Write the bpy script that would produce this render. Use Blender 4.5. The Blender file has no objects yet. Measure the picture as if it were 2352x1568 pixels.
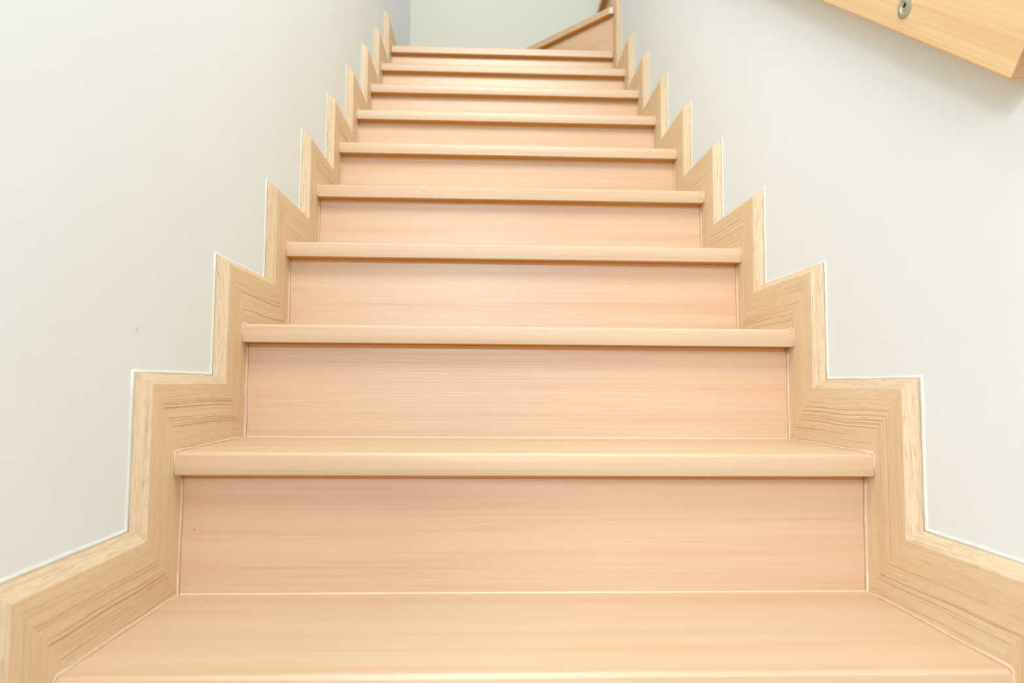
import bpy, bmesh, math, random
from mathutils import Vector, Matrix
random.seed(7)
scene = bpy.context.scene
COL = scene.collection

# ------------------------------------------------------------------ dimensions (metres)
G, H = 0.22983, 0.18275            # going, rise
T, NOSE, GAP = 0.02943, 0.02357, 0.0066   # tread thickness, nosing overhang, joint gap
W, TP = 0.45, 0.0022               # half width of the flight, slight widening up the flight
SK, SM = 0.01928, 0.01341          # skirting thickness, depth of its chamfer
AY, AZ, DY, DZ = 0.06309 + 0.02357, 0.08535, 0.00887, 0.0130
YB = 2.90                          # wall at the turn
PIV = (0.442, 2.058)               # where the winders meet
NST = 9                            # straight steps
FLOOR = -H

def hw(y): return W + TP * y                      # half width between skirtings
def ww(y): return W + TP * y + SK                 # half width between walls

# surfaces are a little darker than they look in the picture; the exposure lifts them
def lin(r, g, b, alb=None):
    ALB = alb or 0.74
    f = lambda c: (c / 255 / 12.92) if c / 255 <= 0.04045 else ((c / 255 + 0.055) / 1.055) ** 2.4
    return (f(r) * ALB, f(g) * ALB, f(b) * ALB, 1.0)

# ------------------------------------------------------------------ materials
def new_mat(name):
    m = bpy.data.materials.new(name); m.use_nodes = True
    nt = m.node_tree
    return m, nt, nt.nodes['Principled BSDF']

def N(nt, kind, **kw):
    n = nt.nodes.new(kind)
    for k, v in kw.items():
        if k in n.inputs: n.inputs[k].default_value = v
        else: setattr(n, k, v)
    return n

def ramp(nt, stops, interp='LINEAR'):
    r = nt.nodes.new('ShaderNodeValToRGB'); e = r.color_ramp.elements
    r.color_ramp.interpolation = interp
    while len(e) < len(stops): e.new(0.5)
    for i, (p, c) in enumerate(stops):
        e[i].position = p; e[i].color = c
    return r

def mixc(nt, a, b, fac, mode='MIX'):
    m = nt.nodes.new('ShaderNodeMix'); m.data_type = 'RGBA'; m.blend_type = mode
    for sock, v in ((m.inputs[6], a), (m.inputs[7], b), (m.inputs[0], fac)):
        if hasattr(v, 'is_output'): nt.links.new(v, sock)
        else: sock.default_value = v
    return m.outputs[2]

def wood_tread(name, light, mid, warm, rough=0.38, axis='X'):
    """smooth pale laminate with soft streaks running along one axis"""
    m, nt, b = new_mat(name); L = nt.links.new
    tc = N(nt, 'ShaderNodeTexCoord'); oi = N(nt, 'ShaderNodeObjectInfo')
    off = N(nt, 'ShaderNodeVectorMath', operation='MULTIPLY_ADD')
    comb = N(nt, 'ShaderNodeCombineXYZ')
    mul = N(nt, 'ShaderNodeMath', operation='MULTIPLY'); mul.inputs[1].default_value = 37.0
    L(oi.outputs['Random'], mul.inputs[0])
    for i in range(3): L(mul.outputs[0], comb.inputs[i])
    sc = {'X': (1.1, 34, 34), 'Y': (34, 1.1, 34)}[axis]
    L(tc.outputs['Object'], off.inputs[0]); off.inputs[1].default_value = sc; L(comb.outputs[0], off.inputs[2])
    n1 = N(nt, 'ShaderNodeTexNoise', Scale=1.0, Detail=3.0, Roughness=0.55, Distortion=0.25)
    L(off.outputs[0], n1.inputs['Vector'])
    c1 = ramp(nt, [(0.30, warm), (0.47, mid), (0.66, light)])
    L(n1.outputs['Fac'], c1.inputs[0])
    off2 = N(nt, 'ShaderNodeVectorMath', operation='MULTIPLY_ADD')
    L(tc.outputs['Object'], off2.inputs[0]); off2.inputs[1].default_value = tuple(s * 6 if s > 5 else s * 2.6 for s in sc)
    L(comb.outputs[0], off2.inputs[2])
    n2 = N(nt, 'ShaderNodeTexNoise', Scale=1.0, Detail=4.0, Roughness=0.6, Distortion=0.1)
    L(off2.outputs[0], n2.inputs['Vector'])
    r2 = ramp(nt, [(0.3, (0.90, 0.875, 0.84, 1)), (0.5, (1, 1, 1, 1))])
    L(n2.outputs['Fac'], r2.inputs[0])
    L(mixc(nt, c1.outputs[0], r2.outputs[0], 0.55, 'MULTIPLY'), b.inputs['Base Color'])
    b.inputs['Roughness'].default_value = rough
    b.inputs['Specular IOR Level'].default_value = 0.5
    bp = N(nt, 'ShaderNodeBump', Strength=0.18, Distance=0.002)
    L(n2.outputs['Fac'], bp.inputs['Height']); L(bp.outputs[0], b.inputs['Normal'])
    return m

def wood_veneer(name, wav, base, dark, pale, edge=False):
    """oak veneer whose grain follows each skirting board (UV: x along the board, y across it, in metres)"""
    m, nt, b = new_mat(name); L = nt.links.new
    uv = N(nt, 'ShaderNodeUVMap', uv_map='UVMap'); oi = N(nt, 'ShaderNodeObjectInfo')
    sep = N(nt, 'ShaderNodeSeparateXYZ'); L(uv.outputs[0], sep.inputs[0])
    seed = N(nt, 'ShaderNodeMath', operation='MULTIPLY'); seed.inputs[1].default_value = 53.0
    L(oi.outputs['Random'], seed.inputs[0])
    # slow wander of the grain lines
    wv = N(nt, 'ShaderNodeCombineXYZ'); L(sep.outputs[0], wv.inputs[0]); L(sep.outputs[1], wv.inputs[1]); L(seed.outputs[0], wv.inputs[2])
    wn = N(nt, 'ShaderNodeTexNoise', Scale=4.5, Detail=2.0, Roughness=0.35); L(wv.outputs[0], wn.inputs['Vector'])
    wm = N(nt, 'ShaderNodeMath', operation='MULTIPLY_ADD'); L(wn.outputs['Fac'], wm.inputs[0]); wm.inputs[1].default_value = wav
    L(sep.outputs[1], wm.inputs[2])
    def lines(su, sv, lo, hi, detail):
        cu = N(nt, 'ShaderNodeMath', operation='MULTIPLY'); cu.inputs[1].default_value = su; L(sep.outputs[0], cu.inputs[0])
        cv = N(nt, 'ShaderNodeMath', operation='MULTIPLY'); cv.inputs[1].default_value = sv; L(wm.outputs[0], cv.inputs[0])
        c = N(nt, 'ShaderNodeCombineXYZ'); L(cu.outputs[0], c.inputs[0]); L(cv.outputs[0], c.inputs[1])
        L(seed.outputs[0], c.inputs[2])
        n = N(nt, 'ShaderNodeTexNoise', Scale=1.0, Detail=detail, Roughness=0.5); L(c.outputs[0], n.inputs['Vector'])
        r = ramp(nt, [(lo, (1, 1, 1, 1)), (hi, (0, 0, 0, 1))]); L(n.outputs['Fac'], r.inputs[0])
        return r.outputs[0]
    strong = lines(1.2, 560.0, 0.35, 0.41, 1.5)
    fine = lines(6.0, 1100.0, 0.30, 0.46, 2.0)
    pores = lines(45.0, 1100.0, 0.32, 0.46, 1.0)
    # strong lines gather in the inner half of the board
    band = ramp(nt, [(0.0, (0.55, 0.55, 0.55, 1)), (0.012, (0.9, 0.9, 0.9, 1)), (0.056, (1, 1, 1, 1)), (0.074, (0.25, 0.25, 0.25, 1)), (0.1, (0.05, 0.05, 0.05, 1))])
    L(sep.outputs[1], band.inputs[0])
    if edge: band.color_ramp.elements[4].color = (0.35, 0.35, 0.35, 1)
    bs = N(nt, 'ShaderNodeMath', operation='MULTIPLY'); L(strong, bs.inputs[0]); L(band.outputs[0], bs.inputs[1])
    tone = N(nt, 'ShaderNodeTexNoise', Scale=1.0, Detail=2.0)
    tv = N(nt, 'ShaderNodeCombineXYZ')
    cu = N(nt, 'ShaderNodeMath', operation='MULTIPLY'); cu.inputs[1].default_value = 2.0; L(sep.outputs[0], cu.inputs[0])
    cv = N(nt, 'ShaderNodeMath', operation='MULTIPLY'); cv.inputs[1].default_value = 45.0; L(sep.outputs[1], cv.inputs[0])
    L(cu.outputs[0], tv.inputs[0]); L(cv.outputs[0], tv.inputs[1]); L(seed.outputs[0], tv.inputs[2]); L(tv.outputs[0], tone.inputs['Vector'])
    tr = ramp(nt, [(0.35, base), (0.65, pale)]); L(tone.outputs['Fac'], tr.inputs[0])
    def scaled(x, k):
        q = N(nt, 'ShaderNodeMath', operation='MULTIPLY'); L(x, q.inputs[0]); q.inputs[1].default_value = k; return q.outputs[0]
    c = mixc(nt, tr.outputs[0], dark, scaled(pores, 0.62 if edge else 0.25))
    c = mixc(nt, c, dark, scaled(fine, 0.62 if edge else 0.30))
    c = mixc(nt, c, dark, scaled(bs.outputs[0], 0.72 if wav > .012 else 0.42))
    L(c, b.inputs['Base Color'])
    b.inputs['Roughness'].default_value = 0.5
    b.inputs['Specular IOR Level'].default_value = 0.25
    bp = N(nt, 'ShaderNodeBump', Strength=0.12, Distance=0.001)
    inv = N(nt, 'ShaderNodeMath', operation='SUBTRACT'); inv.inputs[0].default_value = 1.0; L(bs.outputs[0], inv.inputs[1])
    L(inv.outputs[0], bp.inputs['Height']); L(bp.outputs[0], b.inputs['Normal'])
    return m

def paint(name, a, bcol, rough=0.6):
    m, nt, b = new_mat(name); L = nt.links.new
    tc = N(nt, 'ShaderNodeTexCoord')
    n = N(nt, 'ShaderNodeTexNoise', Scale=2.2, Detail=4.0, Roughness=0.6); L(tc.outputs['Object'], n.inputs['Vector'])
    r = ramp(nt, [(0.35, a), (0.65, bcol)]); L(n.outputs['Fac'], r.inputs[0])
    L(r.outputs[0], b.inputs['Base Color']); b.inputs['Roughness'].default_value = rough
    b.inputs['Specular IOR Level'].default_value = 0.3
    n2 = N(nt, 'ShaderNodeTexNoise', Scale=160.0, Detail=2.0); L(tc.outputs['Object'], n2.inputs['Vector'])
    bp = N(nt, 'ShaderNodeBump', Strength=0.05, Distance=0.002); L(n2.outputs['Fac'], bp.inputs['Height'])
    L(bp.outputs[0], b.inputs['Normal'])
    return m

def plain(name, col, rough=0.5, metal=0.0, noise=0.06, scale=60):
    m, nt, b = new_mat(name); L = nt.links.new
    tc = N(nt, 'ShaderNodeTexCoord')
    n = N(nt, 'ShaderNodeTexNoise', Scale=scale, Detail=2.0); L(tc.outputs['Object'], n.inputs['Vector'])
    dk = tuple(c * (1 - noise) for c in col[:3]) + (1,)
    r = ramp(nt, [(0.3, dk), (0.7, col)]); L(n.outputs['Fac'], r.inputs[0]); L(r.outputs[0], b.inputs['Base Color'])
    b.inputs['Roughness'].default_value = rough; b.inputs['Metallic'].default_value = metal
    return m

M_TREAD = wood_tread('pale maple tread laminate', lin(240, 204, 164, .605), lin(238, 199, 157, .605), lin(234, 190, 145, .605))
M_RISER = wood_tread('pale maple riser laminate', lin(239, 201, 161, .67), lin(236, 194, 154, .68), lin(232, 186, 143, .68), rough=0.34)
M_FACE = wood_veneer('oak veneer skirting level', 0.016, lin(229, 198, 155, .90), lin(176, 124, 84, .88), lin(232, 205, 163, .90))
M_FACEV = wood_veneer('oak veneer skirting upright', 0.004, lin(229, 198, 155, .90), lin(178, 128, 88, .88), lin(232, 205, 163, .90))
M_EDGE = wood_veneer('oak veneer chamfer dimmed', 0.010, lin(216, 187, 148, .82), lin(178, 136, 102, .82), lin(226, 200, 163, .82), edge=True)  # chamfer copy of the veneer, colour darkened to offset the strong front light
M_RAIL = wood_tread('golden beech handrail', lin(238, 203, 153, .84), lin(233, 194, 139, .84), lin(227, 183, 125, .84), rough=0.42, axis='X')
M_END = wood_tread('handrail end grain', lin(206, 160, 114), lin(200, 152, 106), lin(190, 140, 96), rough=0.55)
M_WALL = paint('off white wall paint', lin(231, 232, 228, .89), lin(234, 235, 232, .89))
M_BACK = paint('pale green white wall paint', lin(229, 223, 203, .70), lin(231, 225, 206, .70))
M_CEIL = paint('white ceiling paint', lin(238, 238, 234), lin(240, 240, 236))
M_CAULKW = plain('white sealant', lin(242, 238, 222, .68), 0.6)
M_CAULKC = plain('cream sealant', lin(240, 204, 166, .72), 0.45, noise=0.12, scale=140)
M_GAP = plain('brown joint and underside', lin(220, 158, 86, .84), 0.7)
M_STEEL = plain('satin steel', lin(200, 194, 168), 0.5, metal=0.55, noise=0.12)
M_DARK = plain('dark screw recess', lin(70, 58, 52), 0.5, metal=0.6)
M_FLOOR = wood_tread('pale floor laminate', lin(226, 200, 166), lin(218, 190, 152), lin(208, 176, 134))
M_FLECK = plain('white paint fleck', lin(245, 240, 230), 0.6)
M_RED = plain('red paint speck', lin(206, 84, 72), 0.7)
M_SPECK = plain('brown dirt speck', lin(120, 80, 50), 0.8)

# ------------------------------------------------------------------ mesh helpers
def link(name, bm, mats, parent=None, smooth=False):
    bmesh.ops.recalc_face_normals(bm, faces=bm.faces)
    me = bpy.data.meshes.new(name); bm.to_mesh(me); bm.free()
    for m in (mats if isinstance(mats, (list, tuple)) else [mats]): me.materials.append(m)
    if smooth:
        for p in me.polygons: p.use_smooth = True
    o = bpy.data.objects.new(name, me); COL.objects.link(o)
    if parent is not None: o.parent = parent
    return o

def empty(name, loc, parent=None):
    o = bpy.data.objects.new(name, None); COL.objects.link(o); o.location = loc
    o.empty_display_size = 0.05
    if parent is not None: o.parent = parent
    return o

def tag(o, label=None, cat=None, kind=None, group=None):
    if label: o['label'] = label
    if cat: o['category'] = cat
    if kind: o['kind'] = kind
    if group: o['group'] = group
    return o

def prism(bm, poly, z0, z1):
    lo = [bm.verts.new((x, y, z0)) for x, y in poly]; hi = [bm.verts.new((x, y, z1)) for x, y in poly]
    n = len(poly)
    bm.faces.new(lo[::-1]); bm.faces.new(hi)
    for i in range(n): bm.faces.new((lo[i], lo[(i + 1) % n], hi[(i + 1) % n], hi[i]))

def extrude_x(bm, prof, xl, xr):
    """prof: (y,z) outline; xl/xr are functions of y giving the two ends"""
    a = [bm.verts.new((xl(y), y, z)) for y, z in prof]; b = [bm.verts.new((xr(y), y, z)) for y, z in prof]
    n = len(prof)
    bm.faces.new(a); bm.faces.new(b[::-1])
    for i in range(n): bm.faces.new((a[i], b[i], b[(i + 1) % n], a[(i + 1) % n]))

def sweep(bm, secs):
    """loft closed sections (lists of points) into one tube"""
    rings = [[bm.verts.new(p) for p in s] for s in secs]
    n = len(rings[0])
    for r0, r1 in zip(rings, rings[1:]):
        for i in range(n): bm.faces.new((r0[i], r0[(i + 1) % n], r1[(i + 1) % n], r1[i]))
    bm.faces.new(rings[0][::-1]); bm.faces.new(rings[-1])

def box(bm, x0, x1, y0, y1, z0, z1):
    prism(bm, [(x0, y0), (x1, y0), (x1, y1), (x0, y1)], z0, z1)

# ------------------------------------------------------------------ setting
Y0 = -0.60                           # where the stair walls begin
YE = 2.092                           # corner of the right wall at the turn
TOP = 3.0
bm = bmesh.new(); prism(bm, [(-ww(Y0) - .12, Y0), (-ww(Y0), Y0), (-ww(YB), YB), (-ww(YB) - .12, YB)], FLOOR, TOP)
wl = tag(link('wall_left', bm, M_WALL), 'plain off white wall on the left side of the stairs', 'wall', 'structure')
bm = bmesh.new(); prism(bm, [(ww(Y0), Y0), (ww(Y0) + .12, Y0), (ww(YE) + .12, YE), (ww(YE), YE)], FLOOR, TOP)
tag(link('wall_right', bm, M_WALL), 'plain off white wall on the right, behind the wooden handrail', 'wall', 'structure')
bm = bmesh.new(); box(bm, -0.70, 2.6, YB, YB + .12, FLOOR, TOP)
tag(link('wall_back', bm, M_BACK), 'pale greenish white wall at the head of the stairs', 'wall', 'structure')
bm = bmesh.new(); box(bm, ww(YE) + .12, 2.6, YE - .12, YE, FLOOR, TOP)
tag(link('wall_landing', bm, M_WALL), 'off white wall beside the upper flight round the corner', 'wall', 'structure')
bm = bmesh.new(); box(bm, -3.0, 3.0, -4.0, NOSE + 0.012, FLOOR - .1, FLOOR)
tag(link('floor', bm, M_FLOOR), 'pale wooden floor at the foot of the stairs', 'floor', 'structure')

# ------------------------------------------------------------------ staircase
stair = tag(empty('staircase', (0, 0, 0)), 'pale wooden staircase of closed steps rising between two white walls', 'staircase')

def nose_profile(y0, y1, z, r=0.0046, r2=0.0015):
    p = []
    p += [(y0 + r, z), (y0 + .82 * r, z - .06 * r), (y0 + .06 * r, z - .82 * r), (y0, z - r)]   # small flat arris along the front edge
    for i in range(4):
        a = math.pi + i / 3 * math.pi / 2
        p.append((y0 + r2 + r2 * math.cos(a), z - T + r2 + r2 * math.sin(a)))
    p += [(y1, z - T), (y1, z)]
    return p

def soft_shade(o):
    for p in o.data.polygons: p.use_smooth = len(p.vertices) == 4
    try:
        o.data.set_sharp_from_angle(angle=math.radians(24))
    except Exception: pass

def bead(pts, dirs, size, step, jit=0.25, name='sealant_bead', mat=None, seg=0.03):
    """triangular fillet along a polyline; dirs: for each segment the two unit vectors spanning the corner it fills"""
    bm = bmesh.new(); secs = []
    for i in range(len(pts) - 1):
        p, q = Vector(pts[i]), Vector(pts[i + 1]); u, v = Vector(dirs[i][0]), Vector(dirs[i][1])
        n = max(2, int((q - p).length / seg))
        for j in range(n + 1):
            if i < len(pts) - 2 and j == n: continue
            c = p.lerp(q, j / n); sz_ = size[i] if j < n or i == len(pts) - 2 else size[i + 1]; s = sz_ * (1 + random.uniform(-jit, jit)); s2 = sz_ * (1 + random.uniform(-jit, jit))
            o = -0.0004 * (u + v)
            secs.append([c + o, c + u * s + o, c + u * s * .5 + v * s2 * .5, c + v * s2 + o])
    sweep(bm, secs)
    ob = link(name, bm, mat or M_CAULKC, step, smooth=True)
    return ob

def sub_label(o, s): o['label'] = s; return o

def straight_step(k):
    y0, z = (k - 1) * G, (k - 1) * H
    st = empty('step', (0, 0, 0), stair)
    e = 0.0006
    bm = bmesh.new(); extrude_x(bm, nose_profile(y0, k * G + NOSE, z), lambda y: -hw(y) + e, lambda y: hw(y) - e)
    bm.normal_update()
    for f in bm.faces:
        if all(v.co.z < z - T + .0002 for v in f.verts): f.material_index = 1      # underside in the joint strip's brown
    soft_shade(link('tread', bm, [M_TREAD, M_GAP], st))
    yr = y0 + NOSE
    bm = bmesh.new()
    extrude_x(bm, [(yr, z - H + 0.0003), (yr + .012, z - H + 0.0003), (yr + .012, z - T - GAP), (yr, z - T - GAP)], lambda y: -hw(y) + e, lambda y: hw(y) - e)
    link('riser', bm, M_RISER, st)
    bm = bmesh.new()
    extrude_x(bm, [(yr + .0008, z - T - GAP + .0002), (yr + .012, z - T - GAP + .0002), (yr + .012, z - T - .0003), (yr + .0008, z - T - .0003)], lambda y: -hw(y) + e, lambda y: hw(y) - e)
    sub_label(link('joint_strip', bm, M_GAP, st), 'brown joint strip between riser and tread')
    top = z + H - T - .0004
    for s in (-1, 1):
        X = lambda y: s * (hw(y) - 0.0002)
        pts = [(X(y0), y0 - .0001, z - T + .001), (X(y0), y0 - .0001, z - .002), (X(y0 + .004), y0 + .004, z), (X(k * G + NOSE), k * G + NOSE, z), (X(k * G + NOSE), k * G + NOSE, top)]
        if k == NST and s == 1: pass
        d = [((-s, 0, 0), (0, -.45, 0)), ((-s, 0, 0), (0, -.3, .5)), ((-s, 0, 0), (0, 0, 1)), ((-s, 0, 0), (0, -1, 0))]
        bead(pts, d, (.0020, .0022, .0034, .0042), st)
    yb = k * G + NOSE
    bm = bmesh.new()
    extrude_x(bm, [(yb, z), (yb - .0014, z), (yb - .0006, z + .0007), (yb, z + .0014)], lambda y: -hw(y) + .004, lambda y: hw(y) - .004)
    link('sealant_bead', bm, M_CAULKC, st)
    return st

steps = {k: straight_step(k) for k in range(1, NST + 1)}

# --- winder steps at the turn
D11 = Vector((-0.322, 0.362)).normalized()            # direction of the diagonal nosing
NRM = Vector((D11.y, -D11.x)) * -1                    # points up the stairs... normalised below
NRM = Vector((D11.y, -D11.x)); NRM = NRM if NRM.y > 0 else -NRM
YI = YB - SK - .0005                                   # face of the skirting on the back wall
def on_diag(p0, y): return (p0.x + D11.x * (y - p0.y) / D11.y, y)
P0 = Vector((0.436, 2.062))
PR = P0 + NRM * NOSE
PR2 = PR + NRM * 0.03
e = 0.0006

def winder_tread(name_step, poly, z, front_edges):
    bm = bmesh.new(); prism(bm, poly, z - T, z)
    bm.edges.ensure_lookup_table()
    for f in bm.faces:
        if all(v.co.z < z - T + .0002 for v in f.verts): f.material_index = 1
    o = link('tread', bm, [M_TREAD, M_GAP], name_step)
    b = o.modifiers.new('soft edge', 'BEVEL'); b.width = .0035; b.segments = 3; b.limit_method = 'ANGLE'; b.angle_limit = math.radians(40)
    return o

# step ten: square front, back cut along the diagonal riser
k = NST + 1; y0, z = NST * G, NST * H
st = tag(empty('step', (0, 0, 0), stair), 'wedge shaped step at the start of the turn')
poly = [(-hw(y0) + e, y0), (hw(y0) - e, y0), (hw(y0) - e, PR2.y + (hw(y0) - e - PR2.x) * D11.y / D11.x), on_diag(PR2, YI), (-hw(YI) + e, YI)]
winder_tread(st, poly, z, 1)
yr = y0 + NOSE
bm = bmesh.new()
extrude_x(bm, [(yr, z - H + .0003), (yr + .012, z - H + .0003), (yr + .012, z - T - GAP), (yr, z - T - GAP)], lambda y: -hw(y) + e, lambda y: hw(y) - e)
link('riser', bm, M_RISER, st)
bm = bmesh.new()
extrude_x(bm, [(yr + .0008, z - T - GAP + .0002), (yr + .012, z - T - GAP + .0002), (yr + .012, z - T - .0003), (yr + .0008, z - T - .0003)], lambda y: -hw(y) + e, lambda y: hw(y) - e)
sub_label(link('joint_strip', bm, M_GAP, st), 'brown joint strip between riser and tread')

# step eleven: diagonal nosing
z = (NST + 1) * H
st = tag(empty('step', (0, 0, 0), stair), 'wedge shaped step with a diagonal nosing at the turn')
ends = on_diag(P0, YI)
poly = [ends, (P0.x, P0.y), (hw(2.06) - e, P0.y - .004), (hw(2.06) - e, P0.y + .02), (0.462, P0.y + .026), (0.462, YI)]
winder_tread(st, poly, z, 1)
def diag_slab(p, t, z0, z1, ext=0.0):
    a = Vector(p); b_ = Vector(on_diag(a, YI)); nn = NRM * t
    c = Vector(on_diag(a + nn, YI)); 
    bm = bmesh.new(); prism(bm, [(a.x, a.y), (b_.x, b_.y), (c.x, c.y), (a.x + nn.x, a.y + nn.y)], z0, z1)
    return bm
PRr = PR - D11 * 0.004
ob = link('riser', diag_slab(PRr, .012, z - H + .0003, z - T - GAP), M_RISER, st)
rotz = Matrix.Translation((PRr.x, PRr.y, z)) @ Matrix.Rotation(math.atan2(D11.y, D11.x), 4, 'Z')
ob.data.transform(rotz.inverted()); ob.matrix_world = rotz
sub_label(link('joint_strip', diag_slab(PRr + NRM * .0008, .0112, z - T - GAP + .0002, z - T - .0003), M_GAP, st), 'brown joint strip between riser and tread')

# step twelve: first step of the upper flight
z = (NST + 2) * H
st = tag(empty('step', (0, 0, 0), stair), 'step of the upper flight seen edge on past the corner')
xf = 0.442
poly = [(xf, YE + .0225), (xf + .26, YE + .0225), (xf + .26, YI), (xf, YI)]
winder_tread(st, poly, z, 1)
bm = bmesh.new(); box(bm, xf + NOSE, xf + NOSE + .012, YE + .0225, YI, z - H + .0003, z - T - .0003)
link('riser', bm, M_RISER, st)

# small paint flecks and specks of dirt lying on the steps
def fleck(st, x, y, zz, r, mat, name, up=True):
    bm = bmesh.new()
    n = 9; ang = [2 * math.pi * i / n for i in range(n)]
    rr = [r * random.uniform(.7, 1.2) for _ in ang]
    if up: pts = [(x + a_ * math.cos(t), y + .8 * a_ * math.sin(t), zz) for a_, t in zip(rr, ang)]; top = (x, y, zz + r * .5)
    else: pts = [(x + a_ * math.cos(t), y, zz + .8 * a_ * math.sin(t)) for a_, t in zip(rr, ang)]; top = (x, y - r * .3, zz)
    vs = [bm.verts.new(p) for p in pts]; tv = bm.verts.new(top)
    for i in range(n): bm.faces.new((vs[i], vs[(i + 1) % n], tv))
    bm.faces.new(vs[::-1])
    return link(name, bm, mat, st, smooth=True)
fleck(steps[2], -0.4305, 0.3746, H + .0001, .0022, M_FLECK, 'paint_fleck')
fleck(steps[2], -0.3919, 0.346, H + .0001, .0008, M_RED, 'dirt_speck')
fleck(steps[2], -0.4320, G + NOSE - .0001, 0.0815, .0011, M_SPECK, 'dirt_speck', up=False)
bm = bmesh.new()
pv = [(-.2233, .7209), (-.2222, .7212), (-.2164, .7150), (-.2175, .7146)]
fa = [bm.verts.new((x, 4 * G - .0005, z)) for x, z in pv]; fb = [bm.verts.new((x, 4 * G + .0001, z)) for x, z in pv]
bm.faces.new(fa); bm.faces.new(fb[::-1])
for i in range(4): bm.faces.new((fa[i], fa[(i + 1) % 4], fb[(i + 1) % 4], fb[i]))
link('paint_fleck', bm, M_FLECK, steps[5])
fleck(steps[1], -0.4000, 0.205, .0001, .0009, M_SPECK, 'dirt_speck')

# ------------------------------------------------------------------ stepped skirting on both walls
PROF = [(0, 0, 0), (AY, AZ, 0), (AY + DY, AZ + DZ, SM), (AY + DY, AZ + DZ, SK - .0003), (0, 0, SK - .0003)]
ARC = [0.0, AZ, AZ + .017, AZ + .023]
def section(yc, zc, s):
    return [(s * (hw(yc - a) + dx), yc - a, zc + b) for a, b, dx in PROF]

def skirt_piece(c0, c1, s, parent, upright):
    bm = bmesh.new(); uvl = bm.loops.layers.uv.new('UVMap')
    ra = [bm.verts.new(p) for p in section(*c0, s)]; rb = [bm.verts.new(p) for p in section(*c1, s)]
    n = len(PROF)
    shift = random.uniform(0, 3)
    for i in range(n):
        j = (i + 1) % n
        f = bm.faces.new((ra[i], ra[j], rb[j], rb[i]))
        f.material_index = 1 if i in (1, 2) else 0
        va = ARC[i] if i < 4 else 0.0
        vb = ARC[j] if 0 < j < 4 else (ARC[3] + .02 if j == 4 else 0.0)
        for lp in f.loops:
            v = lp.vert
            al = v.co.z if upright else v.co.y
            lp[uvl].uv = (al + shift, va if v in (ra[i], rb[i]) else vb)
    bm.faces.new(ra[::-1]); bm.faces.new(rb)
    o = link('skirting_board', bm, [M_FACEV if upright else M_FACE, M_EDGE], parent)
    return o

def skirting(s, side):
    root = empty('baseboard_' + side, (s * hw(0), 0, 0))
    root.location = (0, 0, 0)
    base = [(NOSE, FLOOR)]                                   # bottom of the first riser
    for k in range(1, NST + 2):
        y = (k - 1) * G + NOSE
        base += [(y, (k - 1) * H)]
        if k <= NST: base += [(k * G + NOSE, (k - 1) * H)]
    # base: B1, T1, B2, T2 ... T10
    if s < 0: base += [(YB - .0005 + AY, NST * H)]
    else: base[-1] = (NST * G + NOSE, (NST + 2) * H + .30)
    # the first upright stands on the floor
    pts = base
    for i in range(len(pts) - 1):
        c0, c1 = pts[i], pts[i + 1]
        up = i % 2 == 0
        if i == 0: c0 = (c0[0], c0[1] - AZ)
        if s < 0 and i == len(pts) - 2:
            # last level board runs square into the corner
            c1 = (YB - .0005, NST * H)
        if s < 0 and i == len(pts) - 2:
            bm_piece = skirt_last(c0, s, root)
            continue
        if s > 0 and i == len(pts) - 2:
            skirt_tall(c0, c1, s, root); continue
        skirt_piece(c0, c1, s, root, up)
    # white sealant along the wall
    line = []
    for i, (y, z) in enumerate(pts):
        if i == 0: z -= AZ + DZ
        if s < 0 and i == len(pts) - 1: y = YB - .0005 + AY + DY
        line.append((y - AY - DY, z + AZ + DZ))
    bm = bmesh.new(); secs = []
    for i in range(len(line) - 1):
        (ya, za), (yb, zb) = line[i], line[i + 1]; up = i % 2 == 0
        n = 8
        for j in range(n + 1):
            if j == 0 and i > 0: continue
            t = j / n; y = ya + (yb - ya) * t; zz = za + (zb - za) * t
            wd = .0044 * random.uniform(.85, 1.15)
            if j in (0, n): dy, dz = -1, 1
            else: dy, dz = (-1, 0) if up else (0, 1)
            yo, zo = y + dy * wd, zz + dz * wd
            ym, zm = y + dy * wd * .4, zz + dz * wd * .4
            secs.append([(s * (ww(y) + .0004), y, zz), (s * (ww(y) - .0026), y, zz), (s * (ww(ym) - .0018), ym, zm), (s * (ww(yo) - .0002), yo, zo), (s * (ww(yo) + .0004), yo, zo)])
    sweep(bm, secs)
    sub_label(link('sealant_bead', bm, M_CAULKW, root, smooth=True), 'white sealant line along the skirting')
    return root

def raw_piece(sa, sb, parent, upright):
    bm = bmesh.new(); uvl = bm.loops.layers.uv.new('UVMap')
    ra = [bm.verts.new(p) for p in sa]; rb = [bm.verts.new(p) for p in sb]
    n = len(PROF); vv = ARC + [ARC[3] + .02]
    for i in range(n):
        j = (i + 1) % n
        f = bm.faces.new((ra[i], ra[j], rb[j], rb[i]))
        f.material_index = 1 if i in (1, 2) else 0
        for lp in f.loops:
            v = lp.vert
            lp[uvl].uv = (v.co.z if upright else v.co.y, vv[i] if v in (ra[i], rb[i]) else vv[j])
    bm.faces.new(ra[::-1]); bm.faces.new(rb)
    return link('skirting_board', bm, [M_FACEV if upright else M_FACE, M_EDGE], parent)

def skirt_last(c0, s, root):
    sa = section(*c0, s); ye = YB - .0005
    sb = [(s * (hw(ye) + dx), ye, c0[1] + b) for a, b, dx in PROF]
    return raw_piece(sa, sb, root, False)

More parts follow.
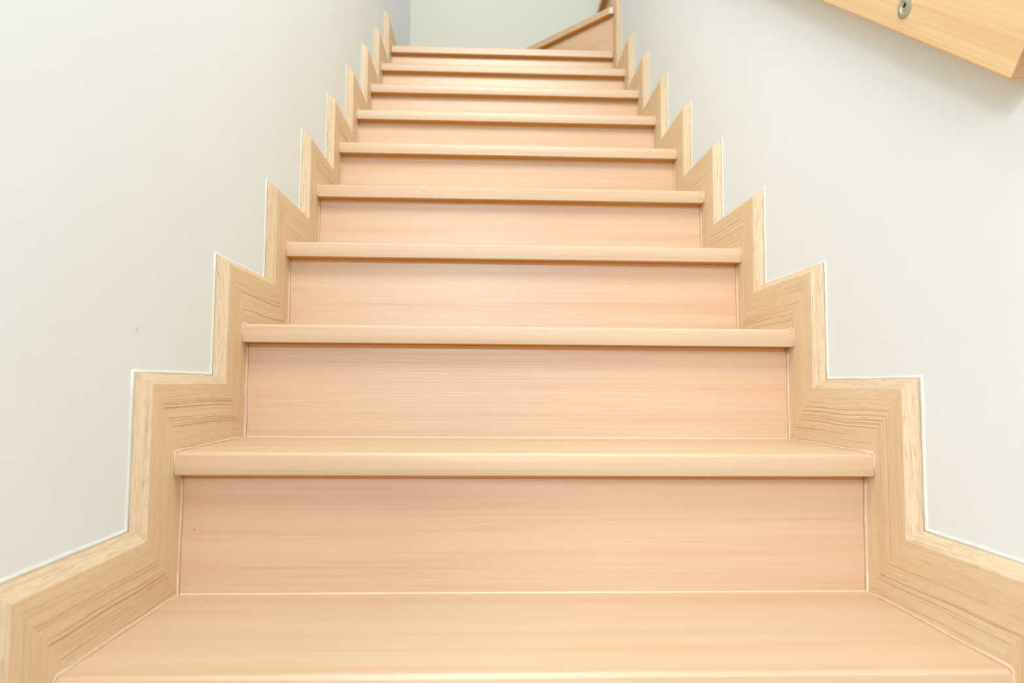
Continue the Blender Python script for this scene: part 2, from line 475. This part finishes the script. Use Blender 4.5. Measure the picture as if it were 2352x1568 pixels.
def skirt_tall(c0, c1, s, root):
    """upright board at the wall corner: as wide as the wall end, no stepped top in view"""
    sa = section(*c0, s)
    sb = [(s * (hw(c0[0] - a) + dx), c0[0] - a, c1[1]) for a, b, dx in PROF]
    o = raw_piece(sa, sb, root, True)
    # filler up to the wall corner
    bm = bmesh.new(); y = c0[0]
    box(bm, hw(y), ww(y) - .0003, y, YE + .0215, NST * H - .02, c1[1])
    uvl = bm.loops.layers.uv.new('UVMap')
    for f in bm.faces:
        for lp in f.loops: lp[uvl].uv = (lp.vert.co.z, .02 + lp.vert.co.y - y)
    link('skirting_board', bm, M_FACEV, root)
    return o

tag(skirting(-1, 'left'), 'stepped oak skirting boards along the left wall', 'baseboard', 'structure')
tag(skirting(1, 'right'), 'stepped oak skirting boards along the right wall', 'baseboard', 'structure')
# faint scuff on the left wall
bm = bmesh.new()
xs = -ww(0.16)
sc_ = [(.1592, .3302), (.1602, .3299), (.1656, .3352), (.1647, .3355)]
fa = [bm.verts.new((xs + .0005, y, z)) for y, z in sc_]; fb = [bm.verts.new((xs - .001, y, z)) for y, z in sc_]
bm.faces.new(fa); bm.faces.new(fb[::-1])
for i in range(4): bm.faces.new((fa[i], fa[(i + 1) % 4], fb[(i + 1) % 4], fb[i]))
link('scuff_mark', bm, plain('grey scuff', lin(196, 190, 178), 0.8), wl)

# ------------------------------------------------------------------ handrail
rail = tag(empty('handrail', (0, 0, 0)), 'thick golden wooden handrail fixed to the right wall, sloping with the stairs', 'handrail')
RX, RH = 0.440, 0.078
dv = Vector((0, G, H)).normalized(); nv = Vector((0, -dv.z, dv.y))
E0 = Vector((0, -0.036, 0.565))
def rp(al, pe, x): v = E0 + dv * al + nv * pe; return (x, v.y, v.z)
LEN = 2.35
bm = bmesh.new()
A = [rp(0, 0, RX), rp(0, RH, RX), None, None]
def wx(al, pe): v = E0 + dv * al + nv * pe; return ww(v.y) - .0002
ring = lambda al: [bm.verts.new(rp(al, 0, RX)), bm.verts.new(rp(al, RH, RX)), bm.verts.new(rp(al, RH, wx(al, RH))), bm.verts.new(rp(al, 0, wx(al, 0)))]
r0, r1 = ring(0), ring(LEN)
for i in range(4): bm.faces.new((r0[i], r0[(i + 1) % 4], r1[(i + 1) % 4], r1[i]))
bm.faces.new(r0[::-1]).material_index = 1; bm.faces.new(r1).material_index = 1
# store the mesh in the rail's own axes so that its grain runs along its length
rot = Matrix(((0, dv.y, dv.z), (1, 0, 0), (0, nv.y, nv.z)))      # rows: along, x, across
ro = Matrix.Translation(Vector((RX, E0.y, E0.z))) @ rot.transposed().to_4x4()
for v in bm.verts: v.co = ro.inverted() @ v.co
o = link('rail', bm, [M_RAIL, M_END], rail); o.matrix_world = ro
b = o.modifiers.new('soft edge', 'BEVEL'); b.width = .0022; b.segments = 3; b.limit_method = 'ANGLE'

def lathe_x(prof, cx, cy, cz, n=40):
    """prof: (radius, height towards the stairs)"""
    bm = bmesh.new(); rings = []
    for r, hgt in prof:
        if r <= 0: rings.append([bm.verts.new((cx - hgt, cy, cz))])
        else: rings.append([bm.verts.new((cx - hgt, cy + r * math.cos(2 * math.pi * i / n), cz + r * math.sin(2 * math.pi * i / n))) for i in range(n)])
    for a, c in zip(rings, rings[1:]):
        for i in range(n):
            j = (i + 1) % n
            if len(a) == 1 and len(c) == 1: continue
            if len(c) == 1: bm.faces.new((a[i], a[j], c[0]))
            elif len(a) == 1: bm.faces.new((a[0], c[j], c[i]))
            else: bm.faces.new((a[i], a[j], c[j], c[i]))
    return bm
sy, sz = 0.1195, 0.7275
wsh = link('cup_washer', lathe_x([(.0146, -.001), (.0146, .0007), (.0140, .0012), (.0096, .0019), (.0084, .0018), (.0076, .0008), (.0070, -.0005)], RX, sy, sz), M_STEEL, rail, smooth=True)
sub_label(wsh, 'satin steel cup washer')
scr = link('screw', lathe_x([(.0072, -.001), (.0068, .0006), (.0052, .0013), (.0034, .0014), (.0030, .0008), (0, -.0012)], RX, sy, sz), M_STEEL, rail, smooth=True)
sub_label(scr, 'steel countersunk screw')
bm = bmesh.new()
for a0, a1 in ((.0030, .0009), (.0009, .0030)):
    box(bm, RX - .00155, RX + .0003, sy - a0, sy + a0, sz - a1, sz + a1)
sub_label(link('screw_recess', bm, M_DARK, scr), 'dark cross recess in the screw head')

# ------------------------------------------------------------------ light
def area(name, loc, target, sx, sy_, power, col):
    l = bpy.data.lights.new(name, 'AREA'); l.shape = 'RECTANGLE'; l.size = sx; l.size_y = sy_
    l.energy = power; l.color = col
    o = bpy.data.objects.new(name, l); COL.objects.link(o); o.location = loc
    o.rotation_euler = (Vector(target) - Vector(loc)).to_track_quat('-Z', 'Y').to_euler()
    return o
TINT = (0.87, 1.0, 1.15)
area('window_daylight', (-2.05, -3.75, 2.5), (0.1, 0.6, 0.5), 0.85, 0.85, 86, TINT)
area('left_wall_fill', (2.3, -3.3, 1.7), (-0.4, 0.2, 0.6), 1.0, 1.2, 12, TINT)  # added fill from the right, brightens the left wall
area('upper_stair_fill', (0.0, -0.8, 3.0), (0.0, 1.5, 1.2), 1.2, 1.0, 80, (0.93, 1.0, 0.98))  # added overhead fill, lifts the upper steps and risers
area('garden_door', (-0.15, -2.8, 1.05), (0.0, 1.2, 0.7), 0.9, 1.1, 34, TINT)
w = bpy.data.worlds.new('world'); scene.world = w; w.use_nodes = True
w.node_tree.nodes['Background'].inputs[0].default_value = (*TINT, 1)
w.node_tree.nodes['Background'].inputs[1].default_value = 1.02

# ------------------------------------------------------------------ camera
cam = bpy.data.cameras.new('camera'); co = bpy.data.objects.new('camera', cam); COL.objects.link(co)
fpx = 1581.4
cam.sensor_fit = 'HORIZONTAL'; cam.sensor_width = 36.0; cam.lens = 36.0 * fpx / 2352
R = Vector((0.99922444, -0.03878363, 0.00680832)); U = Vector((-0.0092806, -0.06392653, 0.99791145)); F = Vector((0.0382674, 0.9972007, 0.06423689))
# right / up / back
U = U; R = R
mw = Matrix(((R.x, U.x, -F.x, -0.05984), (R.y, U.y, -F.y, -0.66057), (R.z, U.z, -F.z, 0.26874), (0, 0, 0, 1)))
co.matrix_world = mw
cam.clip_start = 0.01
cam.dof.use_dof = True; cam.dof.focus_distance = 1.2; cam.dof.aperture_fstop = 5.0
scene.camera = co

vs = scene.view_settings
vs.view_transform = 'Standard'; vs.look = 'None'; vs.gamma = 1.0; vs.use_curve_mapping = False
vs.exposure = 0.11
